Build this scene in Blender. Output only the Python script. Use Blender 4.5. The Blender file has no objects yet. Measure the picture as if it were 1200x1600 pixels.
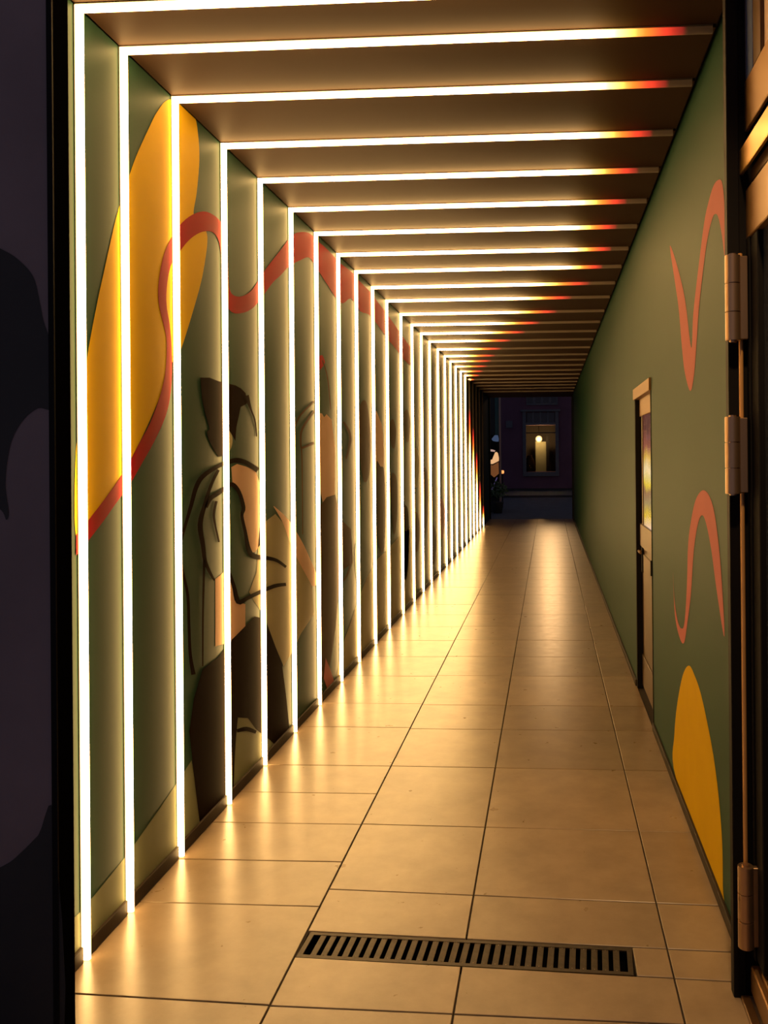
import bpy, bmesh, math, random
from mathutils import Matrix, Vector
random.seed(7)
S = bpy.context.scene
COL = S.collection

# ------------------------------------------------------------------ camera
F_PX, CX, CY = 1370.0, 777.6, 709.0
YAW, ROLL, PITCH, EYE = 0.0581, -0.0085, 0.0019, 1.6
def _cam(v):
    x, y, z = v
    c, s = math.cos(YAW), math.sin(YAW); r, d, u = c*x + s*y, c*y - s*x, z
    c, s = math.cos(PITCH), math.sin(PITCH); d, u = c*d + s*u, c*u - s*d
    c, s = math.cos(ROLL), math.sin(ROLL); r, u = c*r + s*u, c*u - s*r
    return Vector((r, u, d))
_cols = [_cam(b) for b in ((1, 0, 0), (0, 1, 0), (0, 0, 1))]
RIGHT = Vector([c[0] for c in _cols]); UP = Vector([c[1] for c in _cols]); FWD = Vector([c[2] for c in _cols])
cd = bpy.data.cameras.new('camera'); cam = bpy.data.objects.new('camera', cd); COL.objects.link(cam)
cd.sensor_fit = 'AUTO'; cd.sensor_width = 36; cd.lens = F_PX/1600*36
cd.shift_x = -(CX-600)/1600; cd.shift_y = (CY-800)/1600
cd.clip_start = 0.05; cd.clip_end = 200
m = Matrix((RIGHT, UP, -FWD)).transposed().to_4x4(); m.translation = (0, 0, EYE)
cam.matrix_world = m
S.camera = cam
def ray(px, py):
    return RIGHT*((px-CX)/F_PX) + UP*((CY-py)/F_PX) + FWD
def onX(px, py, X):
    r = ray(px, py); t = X/r.x; return (X, r.y*t, EYE+r.z*t)
def onY(px, py, Y):
    r = ray(px, py); t = Y/r.y; return (r.x*t, Y, EYE+r.z*t)
def onZ(px, py, Z):
    r = ray(px, py); t = (Z-EYE)/r.z; return (r.x*t, r.y*t, Z)

# ------------------------------------------------------------------ light and view
S.view_settings.view_transform = 'Standard'; S.view_settings.look = 'None'
S.view_settings.gamma = 1; S.view_settings.use_curve_mapping = False
S.view_settings.exposure = 0.0
W = bpy.data.worlds.new('dusk'); S.world = W; W.use_nodes = True
bg = W.node_tree.nodes['Background']; bg.inputs[0].default_value = (0.62, 0.58, 0.80, 1); bg.inputs[1].default_value = 0.13
TUBE = 24.0                       # radiance of a fully lit light tube
TUBE_COL = (1.0, 0.58, 0.20)

# ------------------------------------------------------------------ materials
def nt(name):
    M = bpy.data.materials.new(name); M.use_nodes = True
    return M, M.node_tree, M.node_tree.nodes['Principled BSDF']
def mat(name, col, rough=0.6, metal=0.0, var=0.08, scale=6.0, bump=0.0, bscale=60.0, spec=0.5, stretch=None, ior=None):
    M, t, b = nt(name)
    b.inputs['Roughness'].default_value = rough; b.inputs['Metallic'].default_value = metal
    b.inputs['Specular IOR Level'].default_value = spec
    tc = t.nodes.new('ShaderNodeTexCoord'); mp = t.nodes.new('ShaderNodeMapping')
    t.links.new(tc.outputs['Object'], mp.inputs[0])
    if stretch: mp.inputs['Scale'].default_value = stretch
    n = t.nodes.new('ShaderNodeTexNoise'); n.inputs['Scale'].default_value = scale; n.inputs['Detail'].default_value = 5
    t.links.new(mp.outputs[0], n.inputs['Vector'])
    r = t.nodes.new('ShaderNodeValToRGB')
    r.color_ramp.elements[0].position = 0.3; r.color_ramp.elements[1].position = 0.7
    r.color_ramp.elements[0].color = tuple(c*(1-var) for c in col)+(1,)
    r.color_ramp.elements[1].color = tuple(min(1, c*(1+var)) for c in col)+(1,)
    t.links.new(n.outputs['Fac'], r.inputs[0]); t.links.new(r.outputs[0], b.inputs['Base Color'])
    if bump:
        n2 = t.nodes.new('ShaderNodeTexNoise'); n2.inputs['Scale'].default_value = bscale; n2.inputs['Detail'].default_value = 3
        t.links.new(mp.outputs[0], n2.inputs['Vector'])
        bp = t.nodes.new('ShaderNodeBump'); bp.inputs['Strength'].default_value = bump; bp.inputs['Distance'].default_value = 0.002
        t.links.new(n2.outputs['Fac'], bp.inputs['Height']); t.links.new(bp.outputs[0], b.inputs['Normal'])
    return M
GREEN = mat('green_paint', (0.020, 0.054, 0.033), 0.5, var=0.06, scale=2.5, bump=0.05, spec=0.055)
GREEN_R = mat('green_satin_paint', (0.023, 0.063, 0.040), 0.5, var=0.05, scale=1.5, bump=0.05, spec=0.06)
YELLOW = mat('yellow_paint', (0.56, 0.34, 0.006), 0.6, var=0.03, spec=0.03)
RED = mat('red_paint', (0.27, 0.008, 0.013), 0.6, var=0.04, spec=0.03)
PINK = mat('coral_paint', (0.45, 0.15, 0.145), 0.6, var=0.03, spec=0.03)
BROWN = mat('dark_brown_paint', (0.011, 0.005, 0.0025), 0.7, var=0.05, spec=0.01)
UMBER = mat('umber_paint', (0.060, 0.028, 0.012), 0.6, var=0.1, spec=0.03)
PEACH = mat('peach_paint', (0.58, 0.36, 0.23), 0.6, var=0.03, spec=0.03)
CREAM = mat('sage_cream_paint', (0.20, 0.215, 0.13), 0.6, var=0.04, spec=0.03)
TAN = mat('sand_paint', (0.30, 0.26, 0.14), 0.6, var=0.04, spec=0.03)
CEIL = mat('ceiling_brown_panel', (0.044, 0.023, 0.012), 0.55, var=0.06, scale=3, spec=0.04)
GROUT = mat('dark_grout', (0.025, 0.016, 0.010), 0.9)
BLACK = mat('black_metal', (0.006, 0.005, 0.005), 0.6, 0.0, var=0.1, spec=0.12)
JAMB = mat('matt_black_lining', (0.003, 0.0025, 0.0025), 0.95, spec=0.0)
BASE = mat('dark_brown_skirting', (0.03, 0.02, 0.013), 0.5, spec=0.1)
BRONZE = mat('bronze_metal', (0.26, 0.135, 0.05), 0.42, 0.7, var=0.06, scale=8, stretch=(1, 0.2, 1))
BRASS = mat('bright_brass', (0.75, 0.42, 0.13), 0.3, 0.85, var=0.06)
BRONZE_D = mat('dark_bronze', (0.11, 0.055, 0.022), 0.4, 0.6, var=0.08)
STEEL = mat('brushed_hinge_metal', (0.50, 0.33, 0.20), 0.30, 0.9, var=0.08, scale=30, stretch=(1, 1, 0.05))
CHAN = mat('grey_aluminium', (0.10, 0.085, 0.07), 0.5, 0.4)
GRATE = mat('cast_iron_grate', (0.042, 0.029, 0.019), 0.5, 0.5, var=0.25, scale=40, bump=0.3)
RIVET = mat('worn_rivet_metal', (0.42, 0.30, 0.18), 0.4, 0.7)
PURPLE = mat('dusky_purple_paint', (0.215, 0.160, 0.165), 0.7, var=0.12, scale=3)
NIGHT = mat('black_mural_paint', (0.030, 0.028, 0.027), 0.7, var=0.1)
FACADE = mat('plum_render', (0.10, 0.048, 0.085), 0.85, var=0.12, scale=1.2)
PLINTH = mat('dark_plinth', (0.016, 0.019, 0.022), 0.8)
ASPH = mat('wet_blue_asphalt', (0.035, 0.05, 0.07), 0.75, var=0.2, scale=3)
TEAL = mat('teal_paint', (0.02, 0.08, 0.085), 0.7)
GREY = mat('grey_window_paint', (0.07, 0.085, 0.11), 0.6)
LEAF = mat('dark_leaf', (0.03, 0.07, 0.025), 0.6, var=0.3, scale=10)
MAUVE = mat('mauve_mullion', (0.26, 0.18, 0.16), 0.4, 0.3)
BLIND = mat('beige_blind', (0.60, 0.42, 0.30), 0.8)
SKIN = mat('interior_brown', (0.02, 0.010, 0.004), 0.7)
CURT = mat('pale_curtain', (0.09, 0.085, 0.05), 0.9)
def glass(name, tint=(0.02, 0.022, 0.03), rough=0.04):
    M, t, b = nt(name)
    b.inputs['Base Color'].default_value = tint+(1,); b.inputs['Roughness'].default_value = rough
    b.inputs['Specular IOR Level'].default_value = 0.6
    return M
DGLASS = glass('dark_glass')
SKYGLASS = glass('sky_reflection_glass', (0.20, 0.25, 0.42), 0.15)  # sky reflection put into the base colour of the transom pane
def clear_glass():
    M, t, b = nt('clear_glass')
    b.inputs['Transmission Weight'].default_value = 1; b.inputs['Roughness'].default_value = 0
    b.inputs['IOR'].default_value = 1.02
    return M
CGLASS = clear_glass()
def emit(name, col, s):
    M, t, b = nt(name)
    b.inputs['Base Color'].default_value = tuple(min(1, c) for c in col)+(1,)
    b.inputs['Emission Color'].default_value = col+(1,); b.inputs['Emission Strength'].default_value = s
    return M
BULB = emit('warm_bulb', (1.0, 0.60, 0.22), 420)
SIGNW = emit('backlit_warm', (1.0, 0.55, 0.25), 0.75)
SIGNO = emit('backlit_orange_brown', (0.7, 0.25, 0.07), 0.16)
SIGNB = emit('backlit_slate_blue', (0.10, 0.16, 0.30), 0.30)
SIGNP = emit('backlit_violet', (0.25, 0.18, 0.5), 0.22)
SIGNL = emit('backlit_pale', (1.0, 0.62, 0.5), 0.4)
DOTL = emit('small_amber_light', (1.0, 0.35, 0.1), 1.4)
def tube_material():
    # lamp diffuser: lit up to its own "lit_length" along local X, where the LED chain fades through orange and red to off
    M, t, b = nt('light_tube_diffuser')
    b.inputs['Base Color'].default_value = (0.24, 0.19, 0.15, 1); b.inputs['Roughness'].default_value = 0.5
    tc = t.nodes.new('ShaderNodeTexCoord'); sx = t.nodes.new('ShaderNodeSeparateXYZ')
    t.links.new(tc.outputs['Object'], sx.inputs[0])
    at = t.nodes.new('ShaderNodeAttribute'); at.attribute_type = 'OBJECT'; at.attribute_name = 'lit_length'
    fa = t.nodes.new('ShaderNodeAttribute'); fa.attribute_type = 'OBJECT'; fa.attribute_name = 'fade_length'
    sb = t.nodes.new('ShaderNodeMath'); sb.operation = 'SUBTRACT'
    t.links.new(at.outputs['Fac'], sb.inputs[0]); t.links.new(sx.outputs['X'], sb.inputs[1])
    dv = t.nodes.new('ShaderNodeMath'); dv.operation = 'DIVIDE'; dv.use_clamp = True
    t.links.new(sb.outputs[0], dv.inputs[0]); t.links.new(fa.outputs['Fac'], dv.inputs[1])
    cr = t.nodes.new('ShaderNodeValToRGB'); e = cr.color_ramp.elements
    e[0].position = 0; e[0].color = (0, 0, 0, 1)
    e[1].position = 1; e[1].color = TUBE_COL+(1,)
    for p, c in ((0.06, (0.35, 0.0, 0.008)), (0.25, (0.9, 0.035, 0.015)), (0.42, (1.0, 0.16, 0.012)), (0.62, (1.0, 0.46, 0.08))):
        k = e.new(p); k.color = c+(1,)
    st = t.nodes.new('ShaderNodeValToRGB'); q = st.color_ramp.elements
    q[0].position = 0; q[0].color = (0, 0, 0, 1); q[1].position = 1; q[1].color = (1, 1, 1, 1)
    for p, v in ((0.06, 0.03), (0.3, 0.06), (0.5, 0.09), (0.7, 0.25)):
        k = q.new(p); k.color = (v, v, v, 1)
    t.links.new(dv.outputs[0], cr.inputs[0]); t.links.new(dv.outputs[0], st.inputs[0])
    mu = t.nodes.new('ShaderNodeMath'); mu.operation = 'MULTIPLY'; mu.inputs[1].default_value = TUBE
    t.links.new(st.outputs[0], mu.inputs[0])
    t.links.new(cr.outputs[0], b.inputs['Emission Color']); t.links.new(mu.outputs[0], b.inputs['Emission Strength'])
    return M
TUBEM = tube_material()
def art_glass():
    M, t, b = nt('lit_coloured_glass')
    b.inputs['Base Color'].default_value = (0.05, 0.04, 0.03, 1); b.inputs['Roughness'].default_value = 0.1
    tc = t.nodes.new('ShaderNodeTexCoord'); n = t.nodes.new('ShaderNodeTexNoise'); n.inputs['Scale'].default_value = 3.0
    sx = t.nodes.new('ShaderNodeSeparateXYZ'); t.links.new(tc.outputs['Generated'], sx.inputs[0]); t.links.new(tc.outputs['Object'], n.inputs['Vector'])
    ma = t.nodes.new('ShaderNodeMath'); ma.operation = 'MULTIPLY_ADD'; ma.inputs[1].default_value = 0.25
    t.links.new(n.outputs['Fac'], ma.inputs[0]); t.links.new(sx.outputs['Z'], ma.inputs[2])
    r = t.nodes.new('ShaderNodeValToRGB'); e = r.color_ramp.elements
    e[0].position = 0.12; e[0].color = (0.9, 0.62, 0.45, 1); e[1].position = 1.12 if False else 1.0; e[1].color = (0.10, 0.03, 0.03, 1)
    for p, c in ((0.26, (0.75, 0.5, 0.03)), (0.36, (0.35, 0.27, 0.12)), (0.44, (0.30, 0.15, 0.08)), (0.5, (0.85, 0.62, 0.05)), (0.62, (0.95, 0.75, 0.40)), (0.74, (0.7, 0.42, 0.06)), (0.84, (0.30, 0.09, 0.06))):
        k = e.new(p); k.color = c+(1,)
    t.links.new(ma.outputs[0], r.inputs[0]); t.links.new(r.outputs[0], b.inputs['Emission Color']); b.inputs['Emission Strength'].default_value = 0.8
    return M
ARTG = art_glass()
def tile_material():
    M, t, b = nt('beige_stone_tile')
    tc = t.nodes.new('ShaderNodeNewGeometry'); oi = t.nodes.new('ShaderNodeObjectInfo')
    n = t.nodes.new('ShaderNodeTexNoise'); n.inputs['Scale'].default_value = 5; n.inputs['Detail'].default_value = 8; n.inputs['Roughness'].default_value = 0.65
    t.links.new(tc.outputs['Position'], n.inputs['Vector'])
    r = t.nodes.new('ShaderNodeValToRGB'); r.color_ramp.elements[0].position = 0.3; r.color_ramp.elements[1].position = 0.72
    r.color_ramp.elements[0].color = (0.22, 0.16, 0.105, 1); r.color_ramp.elements[1].color = (0.33, 0.245, 0.16, 1)
    t.links.new(n.outputs['Fac'], r.inputs[0])
    hs = t.nodes.new('ShaderNodeHueSaturation')
    mr = t.nodes.new('ShaderNodeMapRange'); mr.inputs['To Min'].default_value = 0.9; mr.inputs['To Max'].default_value = 1.1
    t.links.new(oi.outputs['Random'], mr.inputs[0]); t.links.new(mr.outputs[0], hs.inputs['Value'])
    t.links.new(r.outputs[0], hs.inputs['Color']); t.links.new(hs.outputs[0], b.inputs['Base Color'])
    n2 = t.nodes.new('ShaderNodeTexNoise'); n2.inputs['Scale'].default_value = 14; n2.inputs['Detail'].default_value = 6
    t.links.new(tc.outputs['Position'], n2.inputs['Vector'])
    m2 = t.nodes.new('ShaderNodeMapRange'); m2.inputs['To Min'].default_value = 0.25; m2.inputs['To Max'].default_value = 0.33
    t.links.new(n2.outputs['Fac'], m2.inputs[0]); t.links.new(m2.outputs[0], b.inputs['Roughness'])
    v = t.nodes.new('ShaderNodeTexVoronoi'); v.feature = 'DISTANCE_TO_EDGE'; v.inputs['Scale'].default_value = 45
    t.links.new(tc.outputs['Position'], v.inputs['Vector'])
    n3 = t.nodes.new('ShaderNodeTexNoise'); n3.inputs['Scale'].default_value = 120
    t.links.new(tc.outputs['Position'], n3.inputs['Vector'])
    ad = t.nodes.new('ShaderNodeMath'); ad.operation = 'MULTIPLY_ADD'; ad.inputs[1].default_value = 0.5
    t.links.new(v.outputs['Distance'], ad.inputs[0]); t.links.new(n3.outputs['Fac'], ad.inputs[2])
    bp = t.nodes.new('ShaderNodeBump'); bp.inputs['Strength'].default_value = 0.05; bp.inputs['Distance'].default_value = 0.002
    t.links.new(ad.outputs[0], bp.inputs['Height']); t.links.new(bp.outputs[0], b.inputs['Normal'])
    b.inputs['Specular IOR Level'].default_value = 0.6
    return M
TILE = tile_material()

# ------------------------------------------------------------------ helpers
def link(name, me, m=None, parent=None, label=None, cat=None, group=None, kind=None):
    o = bpy.data.objects.new(name, me); COL.objects.link(o)
    if m is not None and me is not None and not me.materials: me.materials.append(m)
    if parent: o.parent = parent
    if label: o['label'] = label
    if cat: o['category'] = cat
    if group: o['group'] = group
    if kind: o['kind'] = kind
    return o
def fin(bm, name='mesh', smooth=False):
    bmesh.ops.recalc_face_normals(bm, faces=bm.faces)
    me = bpy.data.meshes.new(name); bm.to_mesh(me); bm.free()
    if smooth:
        for p in me.polygons: p.use_smooth = True
    return me
def bx(bm, x0, x1, y0, y1, z0, z1, bev=0.0):
    vs = [bm.verts.new((x, y, z)) for x in (x0, x1) for y in (y0, y1) for z in (z0, z1)]
    fs = [bm.faces.new([vs[i] for i in f]) for f in ((0, 1, 3, 2), (4, 6, 7, 5), (0, 4, 5, 1), (2, 3, 7, 6), (0, 2, 6, 4), (1, 5, 7, 3))]
    if bev:
        es = {e for f in fs for e in f.edges}
        bmesh.ops.bevel(bm, geom=list(es), offset=bev, segments=1, affect='EDGES')
def box(name, x0, x1, y0, y1, z0, z1, m, parent=None, bev=0.0, **k):
    bm = bmesh.new(); x0, x1 = sorted((x0, x1)); y0, y1 = sorted((y0, y1)); z0, z1 = sorted((z0, z1))
    bx(bm, x0, x1, y0, y1, z0, z1, bev)
    return link(name, fin(bm, name), m, parent, **k)
def boxes(name, lst, m, parent=None, bev=0.0, **k):
    bm = bmesh.new()
    for b in lst: bx(bm, *b, bev)
    return link(name, fin(bm, name), m, parent, **k)
def cyl(name, p, r, h, m, parent=None, seg=24, bev=0.002, axis='Z', **k):
    bm = bmesh.new()
    bmesh.ops.create_cone(bm, cap_ends=True, segments=seg, radius1=r, radius2=r, depth=h)
    if bev:
        es = [e for e in bm.edges if abs(e.verts[0].co.z-e.verts[1].co.z) < 1e-6]
        bmesh.ops.bevel(bm, geom=es, offset=bev, segments=2, affect='EDGES')
    R = {'Z': Matrix(), 'X': Matrix.Rotation(math.pi/2, 4, 'Y'), 'Y': Matrix.Rotation(math.pi/2, 4, 'X')}[axis]
    bmesh.ops.transform(bm, matrix=Matrix.Translation(p) @ R, verts=bm.verts)
    me = fin(bm, name)
    ax = {'Z': 2, 'X': 0, 'Y': 1}[axis]
    for p_ in me.polygons: p_.use_smooth = abs(p_.normal[ax]) < 0.05
    me.set_sharp_from_angle(angle=0.3)
    return link(name, me, m, parent, **k)
def smooth_loop(pts, n=5):
    out = []; L = len(pts)
    for i in range(L):
        p0, p1, p2, p3 = pts[i-1], pts[i], pts[(i+1) % L], pts[(i+2) % L]
        for k in range(n):
            t = k/n
            out.append(tuple(0.5*((2*b)+(-a+c)*t+(2*a-5*b+4*c-d)*t*t+(-a+3*b-3*c+d)*t**3) for a, b, c, d in zip(p0, p1, p2, p3)))
    return out
def smooth_open(pts, n=5):
    out = []; L = len(pts)
    for i in range(L-1):
        p0, p1, p2, p3 = pts[max(i-1, 0)], pts[i], pts[i+1], pts[min(i+2, L-1)]
        for k in range(n):
            t = k/n
            out.append(tuple(0.5*((2*b)+(-a+c)*t+(2*a-5*b+4*c-d)*t*t+(-a+3*b-3*c+d)*t**3) for a, b, c, d in zip(p0, p1, p2, p3)))
    out.append(pts[-1]); return out
def paint(pts, X, m, parent, layer=1, sm=True, label=None, side=1, plane='X', name='painted_shape', z0=None, z1=None):
    """a flat painted patch lying on a wall: its outline is taken on the wall plane"""
    if sm: pts = smooth_loop(pts)
    f = onX if plane == 'X' else onY
    P = [Vector(f(a, b, X)) for a, b in pts]
    off = Vector((side*0.0012*layer, 0, 0)) if plane == 'X' else Vector((0, -0.0012*layer, 0))
    for p in P:
        if z0 is not None: p.z = max(z0, p.z)
        if z1 is not None: p.z = min(z1, p.z)
    from mathutils.geometry import tessellate_polygon
    P2 = [Vector((p.y, p.z, 0)) if plane == 'X' else Vector((p.x, p.z, 0)) for p in P]
    bm = bmesh.new(); vs = [bm.verts.new(p+off) for p in P]
    for tri in tessellate_polygon([P2]):
        try: bm.faces.new([vs[i] for i in tri])
        except ValueError: pass
    want = Vector((side, 0, 0)) if plane == 'X' else Vector((0, -1, 0))
    for f_ in bm.faces:
        f_.normal_update()
        if f_.normal.dot(want) < 0: f_.normal_flip()
    me = bpy.data.meshes.new(name); bm.to_mesh(me); bm.free()
    return link(name, me, m, parent, label=label)
def stroke(path, X, m, parent, layer=2, label=None, side=1):
    """painted line: (x, y, width) along a path"""
    pts = smooth_open(path, 4); Lf, Rt = [], []
    for i, (x, y, w) in enumerate(pts):
        a = pts[max(i-1, 0)]; b = pts[min(i+1, len(pts)-1)]
        dx, dy = b[0]-a[0], b[1]-a[1]; l = math.hypot(dx, dy) or 1
        nx, ny = -dy/l*w/2, dx/l*w/2
        Lf.append((x+nx, y+ny)); Rt.append((x-nx, y-ny))
    return strip(Lf, Rt, X, m, parent, layer, label, side)
def strip(A, B, X, m, parent, layer=2, label=None, side=1, z1=None):
    bm = bmesh.new(); off = Vector((side*0.0012*layer, 0, 0))
    def P(a):
        v = Vector(onX(a[0], a[1], X))+off
        if z1: v.z = min(v.z, z1)
        return bm.verts.new(v)
    va = [P(a) for a in A]; vb = [P(b) for b in B]
    for i in range(len(va)-1): bm.faces.new((va[i], va[i+1], vb[i+1], vb[i]))
    return link('painted_line', fin(bm), m, parent, label=label)

# ------------------------------------------------------------------ measures of the passage
XL, XR, H = -1.498, 0.597, 3.051
Y_END = onZ(830, 811, 0)[1]
Y_FRONT = 2.36
tube_px = [122, 191.5, 272, 348, 405, 453, 492.3, 527, 556, 582, 604, 626, 643.5, 658, 671, 684, 695, 703.6, 712, 720, 726.8, 733.4, 738.8, 743.9, 748.8, 753.7]
TY = [onX(x+ (1.5 if i < 8 else .5), 800, XL)[1] for i, x in enumerate(tube_px)]
ordn = ['first', 'second', 'third', 'fourth', 'fifth', 'sixth', 'seventh', 'eighth', 'ninth', 'tenth', 'eleventh', 'twelfth', 'thirteenth', 'fourteenth', 'fifteenth', 'sixteenth', 'seventeenth', 'eighteenth', 'nineteenth', 'twentieth', 'twenty-first', 'twenty-second', 'twenty-third', 'twenty-fourth', 'twenty-fifth', 'twenty-sixth']

# ------------------------------------------------------------------ left wall, its panels and skirting
GAP = 0.013
wl = box('wall_left', XL-0.10, XL-0.022, Y_FRONT, Y_END, 0, H+0.1, BLACK, kind='structure', label='long green left wall of panels painted with a mural')
edges = [Y_FRONT] + TY + [Y_END-0.02]
for i in range(len(edges)-1):
    a = edges[i]+(GAP if i else 0); b = edges[i+1]-(GAP if i < len(edges)-2 else 0)
    box('wall_panel', XL-0.022, XL, a, b, 0.0, H, GREEN, wl, 0.0015)
bl = box('baseboard_left', XL-0.0215, XL-0.02, Y_FRONT, Y_END-0.02, 0, 0.045, BLACK, kind='structure', label='dark skirting along the left wall')
for i in range(len(edges)-1):
    a = edges[i]+(GAP if i else 0); b = edges[i+1]-(GAP if i < len(edges)-2 else 0)
    box('skirting_board', XL+0.0002, XL+0.012, a, b, 0.0, 0.052, BASE, bl, 0.002)

# mural on the left wall
M1 = [(262,156),(245,175),(230,205),(212,245),(199,282),(181,340),(165,410),(150,480),(137,550),(128,615),(120,680),(116,760),(117,830),(125,838),(140,812),(180,756),(200,725),(230,665),(255,605),(266,570),(280,552),(300,490),(315,435),(323,385),(322,362),(312,345),(302,335),(307,300),(311,250),(309,210),(303,180),(285,160)]
paint(M1, XL, YELLOW, wl, 1, True, 'tall golden yellow painted blade shape', z1=H-0.001)
A = [(118,836),(133,818),(160,783),(180,756),(200,725),(218,690),(233,662),(247,625),(256,590),(259,560),(259,530),(254,505),(248,480),(246,455),(249,425),(256,395),(267,372),(280,352),(294,339),(308,332),(322,331),(337,339),(347,352),(353,375),(355,400),(356,430),(359,455),(368,463),(380,462),(391,455),(400,443),(412,424),(424,408),(436,393),(447,378),(457,367),(467,363),(482,364),(495,376),(507,386),(519,398),(532,412),(548,424),(562,440),(577,455),(590,472),(604,490),(618,510),(632,530),(646,548)]
B = [(118,868),(133,850),(160,815),(182,784),(203,755),(222,722),(240,690),(258,650),(266,612),(268,570),(267,535),(264,505),(260,482),(259,460),(262,432),(268,410),(278,396),(290,380),(302,369),(316,362),(330,362),(338,370),(343,385),(345,408),(346,440),(349,470),(362,488),(378,489),(392,483),(402,473),(415,456),(426,441),(438,430),(448,419),(458,412),(468,407),(482,402),(492,415),(500,428),(512,446),(522,462),(535,474),(548,466),(562,486),(577,492),(590,508),(604,528),(618,545),(632,563),(646,575)]
strip(smooth_open(A, 3), smooth_open(B, 3), XL, RED, wl, 2, 'winding red painted ribbon', z1=H-0.001)
paint([(299,1188),(250,1262),(200,1333),(160,1383),(126,1424),(100,1448),(90,1540),(150,1500),(200,1440),(313,1300),(316,1290),(306,1235)], XL, CREAM, wl, 1, False, 'pale sage painted ground shape', z0=0.003)
# first seated figure of the mural
paint([(312.5,590),(326.6,590),(340.6,595.6),(354.7,599),(367,602),(376,607),(383,614),(385.6,625.6),(384.7,631),(375.3,636),(372.5,650),(368.7,667),(367,689),(362,680),(356,672),(352,690),(350,712),(340.6,714),(332,700.6),(325.6,687.5),(322,674),(327,670.6),(320,646),(314.7,622)], XL, BROWN, wl, 2, False, 'dark brown painted head of hair')
paint([(355,673),(361,680),(362,692),(358,704),(352,708),(350,690)], XL, TAN, wl, 3)
paint([(361,730),(370,725),(384,729),(399,736),(407,760),(407,850),(398,863),(389,863),(384,830),(378,804),(380,794),(374,772),(363,757)], XL, PEACH, wl, 1, False, 'peach painted sleeve shape')
paint([(336,905),(350,893),(357,895),(371,940),(383,944),(383,979),(357,1004),(336,1010)], XL, PEACH, wl, 1, False)
paint([(405,825),(418,812),(430,803),(446,822),(462,850),(480,880),(487,905),(490,960),(470,990),(459,1014),(443,1041),(430,1010),(413,963),(397,940),(389,925),(400,895)], XL, TAN, wl, 1, False, 'sand coloured painted skirt shape')
stroke([(427,791,1),(446,815,10),(462,848,18),(474,873,18),(487,900,15),(492,915,10)], XL, PEACH, wl, 2)
paint([(371,1121),(387,1122),(399,1139),(422,1157),(431,1165),(440,1160),(395,1212),(360,1250),(365,1200)], XL, CREAM, wl, 1, False)
paint([(397,963),(413,967),(440,1037),(447,1092),(452,1143),(440,1160),(431,1166),(422,1157),(399,1139),(387,1122),(371,1121),(367,1162),(364,1236),(357,1262),(313,1300),(304,1227),(295,1143),(302,1092),(315.5,1046),(339,1028),(357,1004),(380,981)], XL, BROWN, wl, 2, False, 'dark brown painted trousers', z0=0.003)
stroke([(369,1142,5),(384,1139,7),(399,1144,5)], XL, BROWN, wl, 3)
for p in ([(384,618,8),(391,640,3),(397,656,2.5),(400,682,2)],
          [(402,735,8),(398,732,8),(384,723,7),(370.6,719.4,8),(359,721,7),(339,729,6),(316,744,7),(305,762,7),(297.5,789,6),(288,822,4.5),(281,849,4),(279,870,4),(284,892,4),(292,930,4.5),(294,980,4.5),(296,1023,5),(301,1054,7)],
          [(340,734,5),(329,757,5),(320,785,6),(311.6,819,8),(316,852,7),(319,875,6),(326,893,5),(334,907,3)],
          [(318,875,4),(316,953,3),(315.5,1041,2)],
          [(321,793,5),(327.5,779,7),(340.6,770,7),(353,761,5),(362,757,7),(372.5,769,6),(379.5,793,6),(377,806,5),(382,830,5),(387.5,858,7),(396,869,8),(417,872,6),(432,876,5),(446,886,4)],
          [(337,783,4),(333,804,4),(336,825,3),(341,847,3)],
          [(354,885,4),(364,915,6),(371,940,8),(385,935,6),(399,928,6),(427,916,6),(446,913,5)]):
    stroke(p, XL, BROWN, wl, 3)
# second figure and the ones beyond
for p in ([(490,627,3),(469,648,3),(460,666,2.5)], [(490,642,4),(471.5,670,3.5),(469,692,3),(471,719,2),(472,835,1.5)], [(471,700,3.5),(490,692,4)],
          [(503,563,1.5),(511,590,2),(516,640,1.5)], [(536,659,3),(546,678,4),(545,697,4),(540,717,3)], [(548,880,3),(541,900,3),(533,910,2.5)]):
    stroke(p, XL, UMBER, wl, 3)
paint([(497,560),(503,555),(507,566),(503,574),(497,578)], XL, RED, wl, 2)
paint([(497,645),(503,646),(506,652),(510,647),(518,656),(523,697),(523,773),(510,777),(504,785),(497,752)], XL, PEACH, wl, 1, False, 'peach painted face shape')
paint([(497,792),(504,785),(510,777),(523,773),(533,812),(548,827),(551,880),(536,890),(530,912),(524,980),(515,1040),(505,1062),(497,1050)], XL, UMBER, wl, 2, False, 'brown painted leg')
paint([(508,1028),(515,1045),(523,1070),(512,1080),(505,1060)], XL, PINK, wl, 3, False)
paint([(534,1010),(545,980),(553,955),(564,925),(574,901),(590,873),(604,860),(622,840),(640,825),(650,840),(650,930),(620,962),(582,1003),(556,1030),(532,1058),(524,1066)], XL, TAN, wl, 1, False, 'sand painted ground behind the second figure')
paint([(555,850),(575,850),(580,880),(572,905),(563,921),(556,905)], XL, GREEN, wl, 2)
paint([(561,640),(572,628),(579,680),(577,740),(568,752),(562,710)], XL, UMBER, wl, 1)
paint([(586,646),(593,655),(598,675),(599,730),(588,729)], XL, PEACH, wl, 1)
paint([(587,728),(594,729),(600,737),(602,800),(599,862),(590,838)], XL, UMBER, wl, 2)
for x, y0, y1, mm in ((614, 655, 700, UMBER), (616, 740, 830, UMBER), (634, 790, 900, BROWN), (636, 640, 690, UMBER), (650, 700, 760, TAN), (651, 800, 860, UMBER), (664, 730, 830, UMBER), (677, 820, 880, UMBER), (690, 780, 840, PINK)):
    paint([(x-5, y0+8), (x, y0), (x+4, y0+12), (x+5, (y0+y1)/2), (x+2, y1), (x-3, y1-6)], XL, mm, wl, 1)

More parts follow.
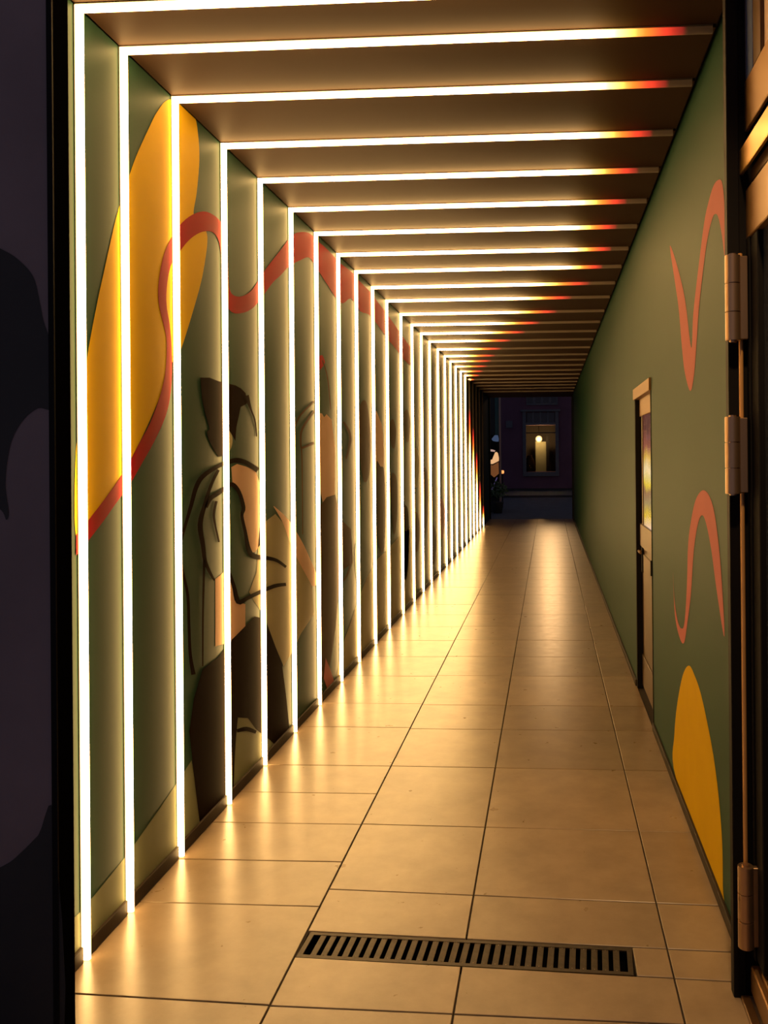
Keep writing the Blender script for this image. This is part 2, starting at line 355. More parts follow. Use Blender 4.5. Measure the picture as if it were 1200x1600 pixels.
# ------------------------------------------------------------------ ceiling
ce = box('ceiling', XL-0.1, XR+0.1, Y_FRONT, Y_END, H+0.03, H+0.12, BLACK, kind='structure', label='dark brown panelled ceiling crossed by light lines')
for i in range(len(edges)-1):
    a = edges[i]+(GAP if i else 0); b = edges[i+1]-(GAP if i < len(edges)-2 else 0)
    box('ceiling_panel', XL+0.004, XR-0.016, a, b, H, H+0.03, CEIL, ce, 0.0015)

# ------------------------------------------------------------------ floor: tiles, grout bed, drain
DX0, DX1 = onZ(472, 1475, 0)[0], onZ(991, 1503, 0)[0]
cj = [onZ(498, 1420, 0)[0]+0.0, onZ(745, 1370, 0)[0], onZ(1030, 1430, 0)[0]]
def line(a, b=None):
    """a joint across the floor: y = m + k*x"""
    p = onZ(a[0], a[1], 0)
    if b is None: return (p[1], 0.0)
    q_ = onZ(b[0], b[1], 0); k = (q_[1]-p[1])/(q_[0]-p[0]); return (p[1]-k*p[0], k)
def ly(l, x): return l[0]+l[1]*x
right_rows = [line((425.5,1571.7),(714.5,1584.7)), line((463,1495),(993,1525)), line((481,1455),(990,1480)), line((510,1389),(1023,1411)), line((561.5,1287.3),(997.7,1298.6)), line((601,1196.6),(983.6,1203.4))] + [line(p) for p in ((785,1140),(790,1102),(793,1056),(797,1026),(799,1000))]
left_rows = [line((113,1552),(400,1569)), line((400,1413.6),(493.5,1416))] + [line(p) for p in ((350,1343),(500,1287),(450,1238),(540,1196),(560,1136),(580,1099),(600,1056))]
LB, LT = right_rows[1], right_rows[2]
xm = (DX0+DX1)/2; DY0, DY1 = ly(LB, xm), ly(LT, xm); DK = (LB[1]+LT[1])/2
P0, P1 = DY0-0.035, DY1+0.035
fl = boxes('floor', [(XL-0.6, XR+0.6, 0.2, P0, -0.12, -0.005), (XL-0.6, XR+0.6, P1, Y_END, -0.12, -0.005), (XL-0.6, DX0, P0, P1, -0.12, -0.005),
                     (DX1, XR+0.6, P0, P1, -0.12, -0.005), (DX0, DX1, P0, P1, -0.16, -0.125)], GROUT, kind='structure', label='polished beige tiled floor of the passage')
def extend(r):
    r = list(r)
    while r[-1][0] < Y_END-0.5: r.append((r[-1][0]+0.612, 0.0))
    r.append((Y_END, 0.0))
    f = r[0]; pre = []
    while f[0] > 0.5: f = (f[0]-0.6, f[1]); pre.insert(0, f)
    return pre+r
right_rows = extend(right_rows); left_rows = extend(left_rows)
cache = {}
def tile(x0, x1, a, b):
    near = a[0] < 8; g = 0.003 if near else 0.0022
    x0 += g; x1 -= g; xc = (x0+x1)/2; yc = (ly(a, xc)+ly(b, xc))/2
    c = [(x0-xc, ly(a, x0)+g-yc), (x1-xc, ly(a, x1)+g-yc), (x1-xc, ly(b, x1)-g-yc), (x0-xc, ly(b, x0)-g-yc)]
    key = tuple(round(v, 3) for p in c for v in p)
    if key not in cache:
        e = 0.0013; bm = bmesh.new()
        def ring(d, z): return [bm.verts.new((p[0]-math.copysign(d, p[0]), p[1]-math.copysign(d, p[1]), z)) for p in c]
        r0, r1, r2 = ring(0, -0.012), ring(0, -e), ring(e, 0)
        for A_, B_ in ((r0, r1), (r1, r2)):
            for q_ in range(4): bm.faces.new((A_[q_], A_[(q_+1) % 4], B_[(q_+1) % 4], B_[q_]))
        bm.faces.new(r2); bm.faces.new(list(reversed(r0))); cache[key] = fin(bm, 'tile')
    o = link('tile', cache[key], TILE, fl)
    o.location = (xc, yc, random.uniform(-0.0005, 0.0005))
for a, b in zip(left_rows, left_rows[1:]):
    tile(XL+0.0, cj[0], a, b)
    if b[0] < 2.35: tile(XL-0.6, XL, a, b)
for a, b in zip(right_rows, right_rows[1:]):
    if a is LB:
        tile(DX1, cj[2], a, b); tile(cj[2], XR, a, b); continue
    tile(cj[0], cj[1], a, b); tile(cj[1], cj[2], a, b); tile(cj[2], XR, a, b)
    if b[0] < 2.7: tile(XR, XR+0.6, a, b)

dr = link('floor_drain', None, label='long slotted metal drain grate set in the tiled floor near the entrance', cat='drain')
boxes('channel', [(DX0+.003, DX1-.003, DY0+.002, DY0+.006, -0.105, -0.006), (DX0+.003, DX1-.003, DY1-.006, DY1-.002, -0.105, -0.006), (DX0+.003, DX1-.003, DY0+.002, DY1-.002, -0.109, -0.105)], BLACK, dr)
g0, g1 = DX0+0.004, DX1-0.004; rail = 0.016
boxes('grate_frame', [(g0, g1, DY0+.003, DY0+.003+rail, -0.006, -0.001), (g0, g1, DY1-.003-rail, DY1-.003, -0.006, -0.001), (g0, g0+rail, DY0+.003+rail, DY1-.003-rail, -0.006, -0.001), (g1-rail, g1, DY0+.003+rail, DY1-.003-rail, -0.006, -0.001)], GRATE, dr)
nb = 30; pitch = (g1-g0-2*rail)/(nb+0.0)
bm = bmesh.new(); bx(bm, -pitch*0.29, pitch*0.29, -(DY1-DY0)/2+.003+rail*.9, (DY1-DY0)/2-.003-rail*.9, -0.0052, -0.0018, 0.0008); bar = fin(bm, 'bar')
for i in range(1, nb):
    o = link('grate_bar', bar, GRATE, dr); o.location = (g0+rail+i*pitch, (DY0+DY1)/2, 0)
bm = bmesh.new(); 
for i in range(1, nb):
    for yy in (DY0+.003+rail*1.3, DY1-.003-rail*1.3):
        bmesh.ops.create_icosphere(bm, subdivisions=1, radius=0.0018, matrix=Matrix.Translation((g0+rail+i*pitch, yy, -0.0018)))
link('rivet', fin(bm, 'rivet'), RIVET, dr, kind='stuff')

_c = Matrix.Translation((xm, (DY0+DY1)/2, 0)); dr.matrix_local = _c @ Matrix.Rotation(math.atan(DK), 4, 'Z') @ _c.inverted()

# ------------------------------------------------------------------ right wall with door opening
dn, df = onX(1020, 900, XR)[1], onX(994.5, 900, XR)[1]
DT = onX(1019, 589, XR)[2]
WY0 = 2.68
wr = boxes('wall_right', [(XR, XR+0.12, WY0, dn, 0, H+0.1), (XR, XR+0.12, df, Y_END, 0, H+0.1), (XR, XR+0.12, dn, df, DT, H+0.1)], GREEN_R, kind='structure', label='smooth olive green right wall with coral and yellow shapes')
boxes('baseboard_right', [(XR-0.012, XR, WY0, dn-0.01, 0, 0.045), (XR-0.012, XR, df+0.01, Y_END-0.02, 0, 0.045)], BASE, kind='structure', bev=0.002, label='dark skirting along the right wall')
P1 = [(1047,384),(1057.5,412),(1070.6,467),(1080.5,544),(1083.8,489),(1092.5,412),(1101,346.6),(1108,314),(1115.5,290),(1123,281),(1128.6,285),(1132,314),(1134,366),(1133,401),(1128.6,368.5),(1124,344),(1120,334.6),(1114,340),(1105.6,375),(1099,423),(1092.5,482),(1089,532.6),(1085,585),(1079,611),(1070.6,583),(1066,543.5),(1061,484),(1055,441)]
paint(P1, XR, PINK, wr, 1, True, 'upper coral painted zigzag curve', -1)
P2 = [(1052,894),(1054,935),(1059,969),(1065,982),(1070,972.5),(1073.6,916),(1075.5,852.5),(1080,815),(1087.5,781),(1098.7,766),(1110,777.5),(1119,815),(1127,890),(1132.5,995),(1121,927.5),(1112,860),(1104,819),(1097.6,805),(1091,819),(1084.5,860),(1080,927.5),(1074,976),(1070,1002),(1065,1003),(1058,980),(1054,950)]
paint(P2, XR, PINK, wr, 1, True, 'lower coral painted curve', -1)
P3 = [(1077,1040),(1086,1056),(1096,1086),(1108,1141),(1116.6,1190),(1124,1250),(1129,1319),(1130,1384),(1130,1440),(1080,1300),(1053,1200),(1054,1150),(1058,1104),(1067,1056)]
paint(P3, XR, YELLOW, wr, 1, True, 'golden yellow painted half oval at the floor', -1, z0=0.046)
# tan edge trim where the wall meets the entrance post
te = onX(1138.5, 700, XR)[1]
box('trim_1', XR-0.004, XR, te-0.035, te-0.002, 0.05, H-0.02, BRONZE_D, kind='structure', label='thin bronze edge strip at the end of the right wall')

# door in the right wall
RD = 0.037
d1o = link('door_1', None, kind='structure', label='narrow bronze framed door with a tall glass light in the right wall')
boxes('door_frame', [(XR-0.004, XR+RD, df-0.045, df-0.001, 0.001, DT-0.001), (XR-0.004, XR+RD, dn+0.001, dn+0.02, 0.001, DT-0.001)], BLACK, d1o, 0.001)
hz0 = onX(1018.5, 609, XR)[2]
box('door_header', XR-0.014, XR+RD, dn-0.0, df+0.0, hz0, DT+0.002, BRONZE, d1o, 0.002)
XD = XR+RD
def dz(py, px=1010): return onX(px, py, XD)[2]
ly0, ly1 = dn+0.021, df-0.046
leaf = box('door_leaf', XD, XD+0.04, ly0, ly1, 0.01, hz0-0.002, BRONZE_D, d1o, 0.001)
gz1, gz0 = dz(648), dz(822)
def dY(px): return onX(px, 750, XD)[1]
gy0, gy1 = ly0+0.14, ly1-0.16
box('glass_pane', XD-0.004, XD, gy0, gy1, gz0, gz1, ARTG, leaf, label='lit coloured glass pane')
box('top_rail', XD-0.014, XD-0.0005, ly0+0.03, ly1-0.02, gz1, gz1+0.14, BRONZE, leaf, 0.002)
box('middle_rail', XD-0.018, XD-0.0005, ly0+0.03, ly1-0.02, gz0-0.15, gz0, BRONZE_D, leaf, 0.002)
box('lower_panel', XD-0.007, XD-0.0005, ly0+0.12, ly1-0.12, 0.3, gz0-0.2, BRONZE_D, leaf, 0.002)
box('kick_plate', XD-0.008, XD-0.0005, ly0+0.03, ly1-0.02, 0.03, 0.24, BRONZE_D, leaf, 0.002)
box('stile', XD-0.010, XD-0.0005, gy1+0.002, gy1+0.06, gz0, gz1, BRONZE_D, leaf, 0.001)
box('stile', XD-0.010, XD-0.0005, gy0-0.06, gy0-0.002, gz0, gz1, BRONZE, leaf, 0.001)
lz = dz(866)
hd = box('lock_case', XD-0.012, XD-0.0005, ly1-0.10, ly1-0.04, lz-0.14, lz+0.08, BLACK, leaf, 0.002)
cyl('door_handle', (XD-0.03, ly1-0.11, lz), 0.009, 0.12, BRONZE, leaf, 12, 0.001, 'Y')
cyl('handle_stem', (XD-0.02, ly1-0.06, lz), 0.008, 0.02, BRONZE, leaf, 12, 0.001, 'X')
cyl('hinge', (XR-0.006, dn+0.012, dz(868)), 0.006, 0.09, BLACK, leaf, 12, 0.001)

# ------------------------------------------------------------------ light frames
TW, TP, TZ0 = 0.014, 0.024, 0.006
prof = [(-TW/2, 0)] + [(-math.cos(a)*TW/2, TP-TW/2+math.sin(a)*TW/2) for a in [k*math.pi/6 for k in range(7)]] + [(TW/2, 0)]
def tube_mesh(L, mat_):
    bm = bmesh.new(); r0 = [bm.verts.new((0, u, v)) for u, v in prof]; r1 = [bm.verts.new((L, u, v)) for u, v in prof]
    for i in range(len(prof)): j = (i+1) % len(prof); bm.faces.new((r0[i], r0[j], r1[j], r1[i]))
    bm.faces.new(r0); bm.faces.new(list(reversed(r1)))
    return fin(bm, 'tube')
LV = H-0.004-TZ0; LC = (XR-0.03)-(XL+0.001)
mv, mc = tube_mesh(LV, TUBEM), tube_mesh(LC, TUBEM)
bm = bmesh.new(); bx(bm, 0, LV, -0.0125, 0.0125, -0.012, 0.003); chv = fin(bm, 'channel')
bm = bmesh.new(); bx(bm, 0, LC, -0.0125, 0.0125, -0.012, 0.003); chc = fin(bm, 'channel')
tips = {0:1100,1:1075,2:1047,3:1022,4:1000,5:981,6:966,7:957,8:943,9:924,10:895,11:872,12:845,13:822,14:800,15:785,16:775,17:769,18:763,19:756,20:750,21:741}
vtop = {21:640, 22:668, 23:706, 24:752, 25:790}
RV = Matrix(((0,0,1,0),(0,1,0,0),(1,0,0,0),(0,0,0,1)))     # local X up the wall, local Z out of the wall
RC = Matrix(((1,0,0,0),(0,1,0,0),(0,0,-1,0),(0,0,0,1)))    # local X across the ceiling, local Z down
for i, y in enumerate(TY):
    r = link('light_arch', None, label='warm LED light line up the left wall and over the ceiling, %s from the entrance' % ordn[i], cat='light', group='LED light frames of the passage')
    r.location = (XL, y, 0)
    def put(me, m_, name, M, pr):
        o = link(name, me, m_, r); o.matrix_local = M; return o
    chan_v = put(chv, CHAN, 'wall_channel', Matrix.Translation((0, 0, TZ0)) @ RV, r)
    chan_c = put(chc, CHAN, 'ceiling_channel', Matrix.Translation((0.001, 0, H)) @ RC, r)
    lv = LV+2.0; fv = 0.5
    if i in vtop: lv = onX(tube_px[i], vtop[i], XL)[2]; fv = min(0.9, lv*0.8) 
    lc = 0.0
    if i in tips:
        zz = H; rr = ray(tips[i], 0)
        # where the lit part ends: intersect the column of that tip with the frame's plane
        lo, hi = XL, XR
        for _ in range(40):
            mid = (lo+hi)/2; v = _cam((mid, y, H-EYE)); px = CX+F_PX*v.x/v.z
            if px < tips[i]: lo = mid
            else: hi = mid
        lc = lo-XL
    fc = 0.34 if i < 9 else 0.55
    t1 = put(mv, TUBEM, 'wall_tube', Matrix.Translation((0.003, 0, TZ0)) @ RV, r)
    t1['lit_length'] = float(lv); t1['fade_length'] = float(fv)
    t2 = put(mc, TUBEM, 'ceiling_tube', Matrix.Translation((0.001, 0, H-0.003)) @ RC, r)
    t2['lit_length'] = float(lc if lc > 0 else -5.0); t2['fade_length'] = float(min(fc, max(lc, 0.1)))

# ------------------------------------------------------------------ entrance: left jamb and mural wall facing the street
YF = 2.33
XJ = onY(117, 1500, YF)[0]
lo, hi = 1.8, YF
for _ in range(40):
    mid = (lo+hi)/2; v = _cam((XJ, mid, -0.2)); px = CX+F_PX*v.x/v.z
    if px > 86: hi = mid
    else: lo = mid
YN = lo
wf = box('wall_front', XJ-1.6, XJ-0.004, YN, YF-0.002, 0, 4.2, PURPLE, kind='structure', label='dusky purple street wall with black painted shapes')
box('trim_2', XJ-0.0035, XJ, YN+0.002, YF, 0, 4.2, JAMB, kind='structure', label='black metal jamb lining at the left of the entrance')
box('trim_3', XJ-0.012, XJ+0.003, YN-0.004, YN+0.002, 0, 4.2, BLACK, kind='structure', label='thin black edge bead of the left jamb')
def FY(p, lab=None): paint(p, YN, NIGHT, wf, 1, True, lab, plane='Y')
FY([(-160,330),(-60,360),(0,388),(28,405),(52,432),(62,470),(68,500),(78,530),(84,552),(84,634),(60,638),(38,655),(20,685),(12,720),(9,760),(14,800),(10,812),(0,795),(-50,760),(-160,740)], 'black painted hair-like shape')
FY([(84,1281),(60,1305),(35,1330),(10,1350),(-30,1362),(-160,1370),(-160,1700),(84,1700)], 'black painted shape at the bottom')
box('wall_above', XJ-1.6, XR+1.5, YF+0.001, YF+0.028, H+0.13, 4.2, PURPLE, kind='structure', label='street wall above the passage entrance')

# ------------------------------------------------------------------ entrance: right post, hinges, glazed door and transom
PY0, PY1 = 2.615, 2.655
px0 = onY(1142, 1000, PY0)[0]; px1 = onY(1161, 1000, PY0)[0]
post = box('trim_4', px0, px1, PY0, PY1, 0, 3.6, BLACK, kind='structure', bev=0.002, label='black steel door post at the right of the entrance')
box('trim_5', px1, XR+0.1, PY0+0.012, PY1, 0, 3.6, BLACK, kind='structure', label='black frame web behind the door hinges')
def hinge(xa, xb, ya, yb, lab, Y=2.585):
    p0, p1 = onY(xa, (ya+yb)/2, Y), onY(xb, (ya+yb)/2, Y)
    z1, z0 = onY(xa, ya, Y)[2], onY(xa, yb, Y)[2]
    R_ = (p1[0]-p0[0])/2; cx_ = (p0[0]+p1[0])/2
    h = link('door_hinge', None, label=lab, cat='hinge', group='barrel hinges of the entrance door')
    h.location = (cx_, Y, z0)
    H3 = (z1-z0)
    for k in range(3):
        cyl('knuckle', (0, 0, H3*(k+0.5)/3), R_, H3/3-0.0015, STEEL, h, 28, 0.0012)
    cyl('pin', (0, 0, H3/2), R_*0.5, H3+0.008, STEEL, h, 16, 0.001)
    box('hinge_plate', R_*0.75, R_*1.9, -0.008, 0.010, 0.004, H3-0.004, STEEL, h, 0.002)
    return h
hinge(1133, 1157, 399, 533, 'topmost barrel hinge on the black entrance post')
hinge(1133, 1157, 651, 772, 'middle barrel hinge on the black entrance post')
hinge(1153, 1178, 1352, 1480, 'lowest barrel hinge just above the bronze bottom rail of the door', 2.57)

XG = 0.590                                     # plane of the glazed entrance leaf, folded back along the street side
def gY(px): return onX(px, 700, XG)[1]
def gz(px, py, X=XG): return onX(px, py, X)[2]
D2 = link('door_2', None, kind='structure', label='glazed bronze entrance door at the right edge, opened towards the street')
YB = 1.35                                      # free edge of the leaf, outside the frame
ze = gz(1171, 371)
GILT = mat('gilt_rod', (0.62, 0.33, 0.11), 0.35, 0.35)
_e = onY(1165, 1356, 2.604); _t = onY(1165, 396, 2.604)
cyl('brass_rod', (_e[0], 2.604, (_e[2]+_t[2])/2), 0.0065, _t[2]-_e[2], GILT, D2, 16, 0.001)
box('hinge_stile', XG, XG+0.05, gY(1186), gY(1170)-0.001, 0.13, ze-0.001, BLACK, D2, 0.003)
box('glazing_bead', XG-0.006, XG-0.0005, gY(1176), gY(1172), 0.13, ze-0.001, BLACK, D2, 0.001)
box('glass_pane', XG+0.016, XG+0.026, YB+0.08, gY(1186)-0.002, 0.13, ze-0.001, DGLASS, D2)
zk = gz(1173, 1508, XG-0.012)
box('bottom_rail', XG-0.012, XG+0.05, YB, gY(1172), 0.022, zk, BRONZE, D2, 0.004)
box('rail_lip', XG+0.004, XG+0.014, YB+0.08, gY(1180), zk+0.001, zk+0.016, BRONZE, D2, 0.002)
zt = gz(1170, 293)
box('top_rail', XG-0.004, XG+0.05, YB, gY(1170.5), ze, zt, BRONZE, D2, 0.003)
box('lock_stile', XG-0.001, XG+0.05, YB, YB+0.079, zk+0.001, ze-0.001, BLACK, D2, 0.003)
box('trim_6', onZ(1151, 1543, 0)[0], XG-0.014, 0.9, 2.612, 0.0005, 0.012, BRONZE_D, kind='structure', bev=0.003, label='bronze floor threshold strip beside the entrance door')

W1 = link('window_1', None, kind='structure', label='transom window with bronze beams above the entrance door')
def beam(pa, pb, xl, X, m_, nm, dep=0.05, y0=1.2):
    """horizontal beam parallel to the passage: top edge through pixel pa, lower edge through pb, far end at column xl"""
    zt_, zb_ = onX(pa[0], pa[1], X)[2], onX(pb[0], pb[1], X)[2]
    return box(nm, X, X+dep, y0, onX(xl, 300, X)[1], zb_, zt_, m_, W1, 0.002)
beam((1190,240), (1190,262), 1167, XG+0.012, BRONZE_D, 'lower_beam', 0.012)
beam((1176,202), (1176,244), 1153, XG-0.020, BRASS, 'bright_beam', 0.012)
beam((1176,105), (1176,186), 1157.5, XG-0.004, BRONZE, 'upper_beam', 0.012)
def gT(px): return onX(px, 80, XG)[1]
zg = onX(1176, 105, XG)[2]+0.002
box('mullion', XG, XG+0.05, gT(1165), gT(1158), zg, 3.6, MAUVE, W1, 0.002)
box('glass_pane', XG+0.001, XG+0.007, gT(1175), gT(1165)-0.001, zg, 3.6, SKYGLASS, W1)
box('mullion', XG+0.002, XG+0.05, gT(1187.5), gT(1175)-0.001, zg, 3.6, BRONZE_D, W1, 0.004)
box('roller_blind', XG+0.012, XG+0.016, 1.2, gT(1187.5)-0.001, zg, 3.6, BLIND, W1)
box('backing', XG+0.055, XG+0.07, 1.2, 2.61, 0.02, 3.6, BLACK, W1)

# ------------------------------------------------------------------ far end frame
ex0, ex1 = onY(766, 700, Y_END)[0], onY(893.5, 700, Y_END)[0]
ez1 = onY(830, 614.5, Y_END)[2]
boxes('trim_7', [(XL-0.1, ex0, Y_END, Y_END+0.12, 0, H+0.12), (ex1, XR+0.1, Y_END, Y_END+0.12, 0, H+0.12), (ex0, ex1, Y_END, Y_END+0.12, ez1, H+0.12)], BLACK, kind='structure', label='black portal frame at the far end of the passage')
box('trim_8', ex1+0.0, ex1+0.10, Y_END-1.0, Y_END-0.9, 0, ez1, BLACK, kind='structure', label='black end post at the far right')
box('trim_9', XL+0.03, XR-0.02, Y_END-0.10, Y_END-0.001, ez1-0.0, ez1+0.055, BRONZE_D, kind='structure', label='brown lintel board over the far exit')

# two added unseen spots, for the entrance floor and the long floor streak
def spot(name, loc, target, energy, angle, blend, size, col, label):
    r = link(name, None, label=label, cat='lamp'); r.location = loc
    d = Vector(target)-Vector(loc); q_ = d.to_track_quat('-Z', 'Y')
    l_ = bpy.data.lights.new(name, 'SPOT'); l_.energy = energy; l_.spot_size = math.radians(angle); l_.spot_blend = blend; l_.shadow_soft_size = size; l_.color = col
    o = bpy.data.objects.new('lamp_light', l_); COL.objects.link(o); o.parent = r; o.rotation_mode = 'QUATERNION'; o.rotation_quaternion = q_
    o.location = d.normalized()*0.14
    bm = bmesh.new(); bmesh.ops.create_cone(bm, cap_ends=True, segments=20, radius1=size*1.5, radius2=size*0.7, depth=0.2)
    bmesh.ops.transform(bm, matrix=q_.to_matrix().to_4x4(), verts=bm.verts)
    link('added_light_housing', fin(bm, 'housing'), BLACK, r)
    return r
spot('added_entrance_light', (0.35, 1.45, 3.75), (0.42, 2.75, 0), 200, 60, 1.0, 0.06, (1.0, 0.60, 0.26), 'added unseen spotlight above the passage entrance, brightening the near floor')
box('trim_11', 0.33, 0.37, 1.43, YF, 3.85, 3.89, BLACK, kind='structure', label='unseen black arm holding the added entrance spotlight')  # out of view, only carries the added entrance spot

# ------------------------------------------------------------------ street beyond
YS = 40.0
box('ground', -12, 12, Y_END+0.121, YS+6, -0.14, -0.02, ASPH, kind='structure', label='dark blue asphalt street beyond the passage')
box('trim_10', -12, 12, 33.5, 33.7, -0.019, 0.06, PLINTH, kind='structure', bev=0.01, label='kerb of the far pavement')
fz0 = 0.0
def fx(px): return onY(px, 700, YS)[0]
def fz(py): return onY(843, py, YS)[2]
wx0, wx1, wz0, wz1 = fx(821.5), fx(868.5), fz(737), fz(664)
ux0, ux1, uz0, uz1 = fx(823), fx(872), fz(633), fz(590)
fw = boxes('far_facade', [(-10, wx0, YS, YS+0.4, 0, 9), (wx1, 10, YS, YS+0.4, 0, 9), (wx0, wx1, YS, YS+0.4, 0, wz0), (wx0, wx1, YS, YS+0.4, wz1, 9)], FACADE, label='plum coloured house facade across the street with one lit window', cat='building')
box('plinth', -10, 10, YS-0.06, YS-0.001, 0, fz(763), PLINTH, fw)
wi = boxes('window', [(fx(817), wx0+.02, YS-0.1, YS-0.002, wz0-.2, fz(643)), (wx1-.02, fx(873), YS-0.1, YS-0.002, wz0-.2, fz(643)), (wx0+.02, wx1-.02, YS-0.1, YS-0.002, wz0-.2, wz0-.02), (wx0+.02, wx1-.02, YS-0.1, YS-0.002, wz1, wz1+.1), (fx(814), fx(876), YS-0.16, YS-0.002, fz(643), fz(640))], GREY, fw)
for k in range(4):
    a = wx0+.02+(wx1-wx0-.04)*k/4; b = wx0+.02+(wx1-wx0-.04)*(k+1)/4
    box('pane', a+.03, b-.03, YS-0.05, YS-0.03, wz1+.1, fz(645), DGLASS, wi)
    if k: box('glazing_bar', a-.03, a+.03, YS-0.09, YS-0.02, wz1+.1, fz(643.2), GREY, wi)
box('window_glass', wx0, wx1, YS+0.05, YS+0.06, wz0, wz1, CGLASS, wi)
box('glazing_bar', wx0, wx1, YS+0.0, YS+0.04, fz(677), fz(675.5), PLINTH, wi)
ub = box('upper_window', ux0, ux1, YS-0.05, YS-0.002, uz0, uz1, GREY, fw)
for k in range(4):
    a = ux0+(ux1-ux0)*k/4; b = ux0+(ux1-ux0)*(k+1)/4
    box('pane', a+.06, b-.06, YS-0.07, YS-0.051, uz0+.1, uz1-.1, DGLASS, ub)
box('name_plate', fx(791), fx(801), YS-0.04, YS-0.002, fz(668), fz(657), GREY, fw)
rm = boxes('window_recess', [(wx0-.3, wx0-.2, YS+.41, YS+2.4, wz0-.5, wz1+.5), (wx1+.2, wx1+.3, YS+.41, YS+2.4, wz0-.5, wz1+.5), (wx0-.3, wx1+.3, YS+2.4, YS+2.5, wz0-.5, wz1+.5), (wx0-.3, wx1+.3, YS+.41, YS+2.4, wz0-.6, wz0-.5), (wx0-.3, wx1+.3, YS+.41, YS+2.4, wz1+.5, wz1+.6)], SKIN, fw)
def iY(px, py, d=0.8): return onY(px, py, YS+d)
a, b = iY(837, 735, .9), iY(853, 690, .9)
box('pale_blind', a[0], b[0], YS+1.1, YS+1.13, wz0-.45, b[2], CURT, None, label='pale blind hanging inside the lit window across the street', cat='blind')
box('dark_curtain', b[0]+.02, iY(858, 690, .9)[0], YS+.8, YS+.85, wz0-.45, iY(855, 680)[2], BLACK, None, label='dark narrow curtain at the right of the pale blind', cat='curtain')
p = iY(842, 686, .6)
lampo = link('window_lamp', None, label='glowing warm globe lamp hanging in the window across the street', cat='lamp'); lampo.location = p
bm = bmesh.new(); bmesh.ops.create_uvsphere(bm, u_segments=20, v_segments=12, radius=0.085); link('bulb', fin(bm, 'bulb', True), BULB, lampo)
cyl('cord', (0, 0, (wz1+.5-p[2])/2+.1), 0.012, wz1+.45-p[2]-.1, BLACK, lampo, 8, 0)
ld = bpy.data.lights.new('window_lamp_light', 'POINT'); ld.energy = 2; ld.color = (1, .62, .25); ld.shadow_soft_size = .16
lo_ = bpy.data.objects.new('lamp_light', ld); COL.objects.link(lo_); lo_.parent = lampo; lo_.location = (0, -.13, 0)
# seated vase-like silhouette seen in the window
def lathe(name, prof_, m_, loc, parent=None, seg=20, **k):
    bm = bmesh.new(); rings = []
    for r_, z_ in prof_: rings.append([bm.verts.new((loc[0]+r_*math.cos(2*math.pi*j/seg), loc[1]+r_*math.sin(2*math.pi*j/seg), loc[2]+z_)) for j in range(seg)])
    for A_, B_ in zip(rings, rings[1:]):
        for j in range(seg): bm.faces.new((A_[j], A_[(j+1) % seg], B_[(j+1) % seg], B_[j]))
    bm.faces.new(rings[0]); bm.faces.new(rings[-1])
    return link(name, fin(bm, name, True), m_, parent, **k)
q = iY(831, 735, .5)
lathe('tall_vase', [(.10, 0), (.24, .15), (.27, .6), (.22, .95), (.10, 1.15), (.12, 1.2)], BROWN, (q[0]-.1, YS+.45, wz0-.45), label='dark rounded vase silhouette at the left of the lit window', cat='vase')

# house corner on the left beyond the exit, with a backlit picture, pipe, planter
YC = 25.0
def cp(px, py): return onY(px, py, YC)
cw = box('corner_house', cp(700, 700)[0], cp(780, 700)[0], YC, YC+1.2, 0, 8, PLINTH, label='dark corner house wall just outside the passage on the left', cat='building')
box('teal_panel', cp(774, 700)[0], cp(780, 700)[0], YC-.03, YC-.001, cp(770, 688)[2], 7.5, TEAL, cw)
spot('added_streak_light', (0.05, YS-0.75, 5.6), (-0.1, 10.5, 0), 560, 13, 0.9, 0.16, (1.0, 0.58, 0.25), 'added unseen spotlight opposite the far exit, making the floor streak')  # added spot, hidden by the lintel, that makes the streak along the floor
box('added_light_bracket', 0.03, 0.07, YS-0.66, YS-0.001, 5.62, 5.66, BLACK, fw)  # arm of the added streak spot
sg = link('backlit_picture', None, label='backlit picture on the corner house wall left of the exit', cat='picture'); 
box('picture_box', cp(756, 700)[0], cp(779.5, 700)[0], YC-.10, YC-.032, cp(770, 775)[2], cp(770, 680)[2], BLACK, sg, .005)
YQ = YC-.101
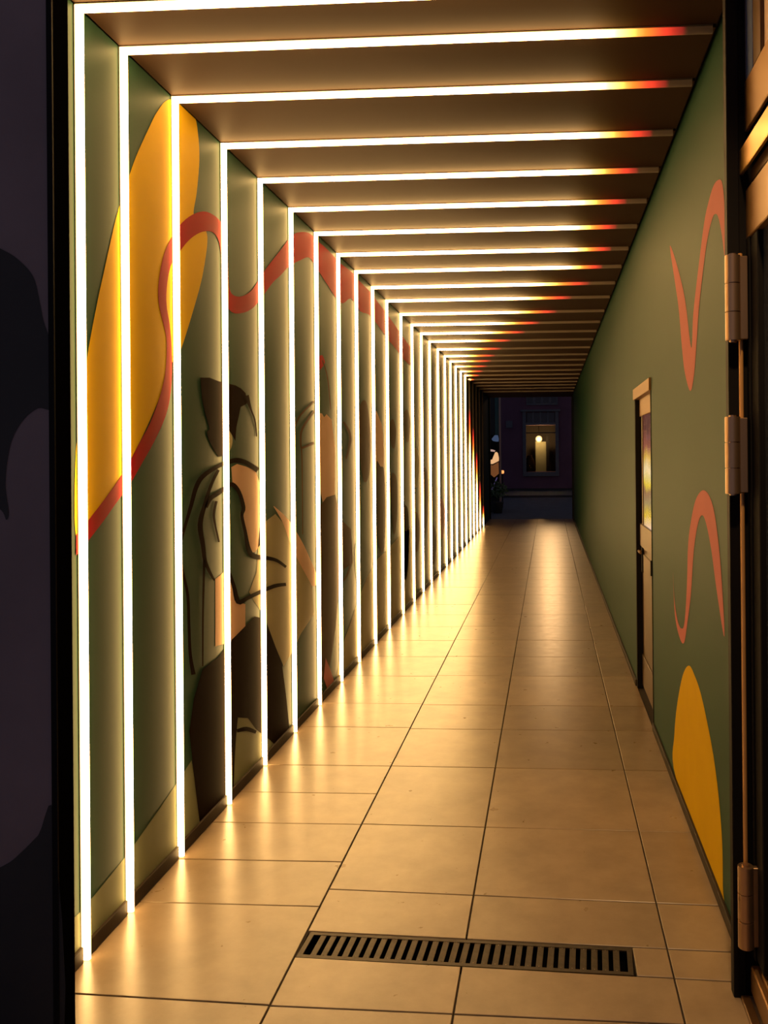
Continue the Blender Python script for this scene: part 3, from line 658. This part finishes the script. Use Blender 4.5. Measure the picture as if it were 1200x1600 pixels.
def sgp(pts, m_, ly=1, nm='picture_shape'): paint(pts, YQ, m_, sg, ly, False, plane='Y', name=nm)
sgp([(768,686),(773,680),(778,680),(779.5,686),(779,690),(775,690),(770,689)], SIGNB)
sgp([(764.5,702),(770,702.5),(774,704),(773,706),(765,705)], SIGNL)
sgp([(773.5,707),(776,706),(778,708),(779.5,715),(779.5,720),(776,722),(770,725),(765,725),(764.5,719),(769,718),(771,713)], SIGNW)
sgp([(764.5,726),(770,727),(779,722),(779.5,740),(776,743),(772,746),(765,740)], SIGNO)
sgp([(776,746),(777.5,746),(771,763),(767.5,770),(767,766),(771,757)], SIGNP)
dp = cyl('drain_pipe', (cp(781.5, 700)[0], YC-.06, 4.0), .03, 7.9, MAUVE, None, 12, 0, label='thin vertical drain pipe at the corner house edge', cat='pipe')
for px, py, lab in ((785, 737.5, 'small amber light dot beyond the corner house, right of the pipe'), ):
    c = onY(px, py, YC+2)
    box('amber_light', c[0]-.05, c[0]+.05, YC+2-.05, YC+2.04, c[2]-.05, c[2]+.05, DOTL, None, .02, label=lab, cat='light')
    box('light_post', c[0]-.015, c[0]+.015, YC+1.98, YC+2.01, -.02, c[2]-.051, BLACK, None, label='thin dark post carrying the amber light', cat='post')
pl = link('potted_shrub', None, label='dark leafy shrub in a pot at the foot of the corner house', cat='plant')
b0 = onZ(781, 806, -0.02); 
lathe('pot', [(.12, 0), (.17, .3), (.18, .32), (.15, .32)], PLINTH, (b0[0]-.12, YC-.45, -.02), pl)
bm = bmesh.new()
for k in range(160):
    th, ph = random.uniform(0, 6.28), random.uniform(0, 1.4); r_ = random.uniform(.15, .34)
    c = Vector((b0[0]-.12+r_*math.cos(th)*math.sin(ph), YC-.45+r_*math.sin(th)*math.sin(ph), .40+r_*1.4*math.cos(ph)))
    u = Vector((random.uniform(-1, 1), random.uniform(-1, 1), random.uniform(-.3, 1))).normalized()*.09; w = u.orthogonal().normalized()*.03
    vs = [bm.verts.new(c+d) for d in (-u, w, u, -w)]; bm.faces.new(vs)
link('foliage', fin(bm), LEAF, pl, kind='stuff')
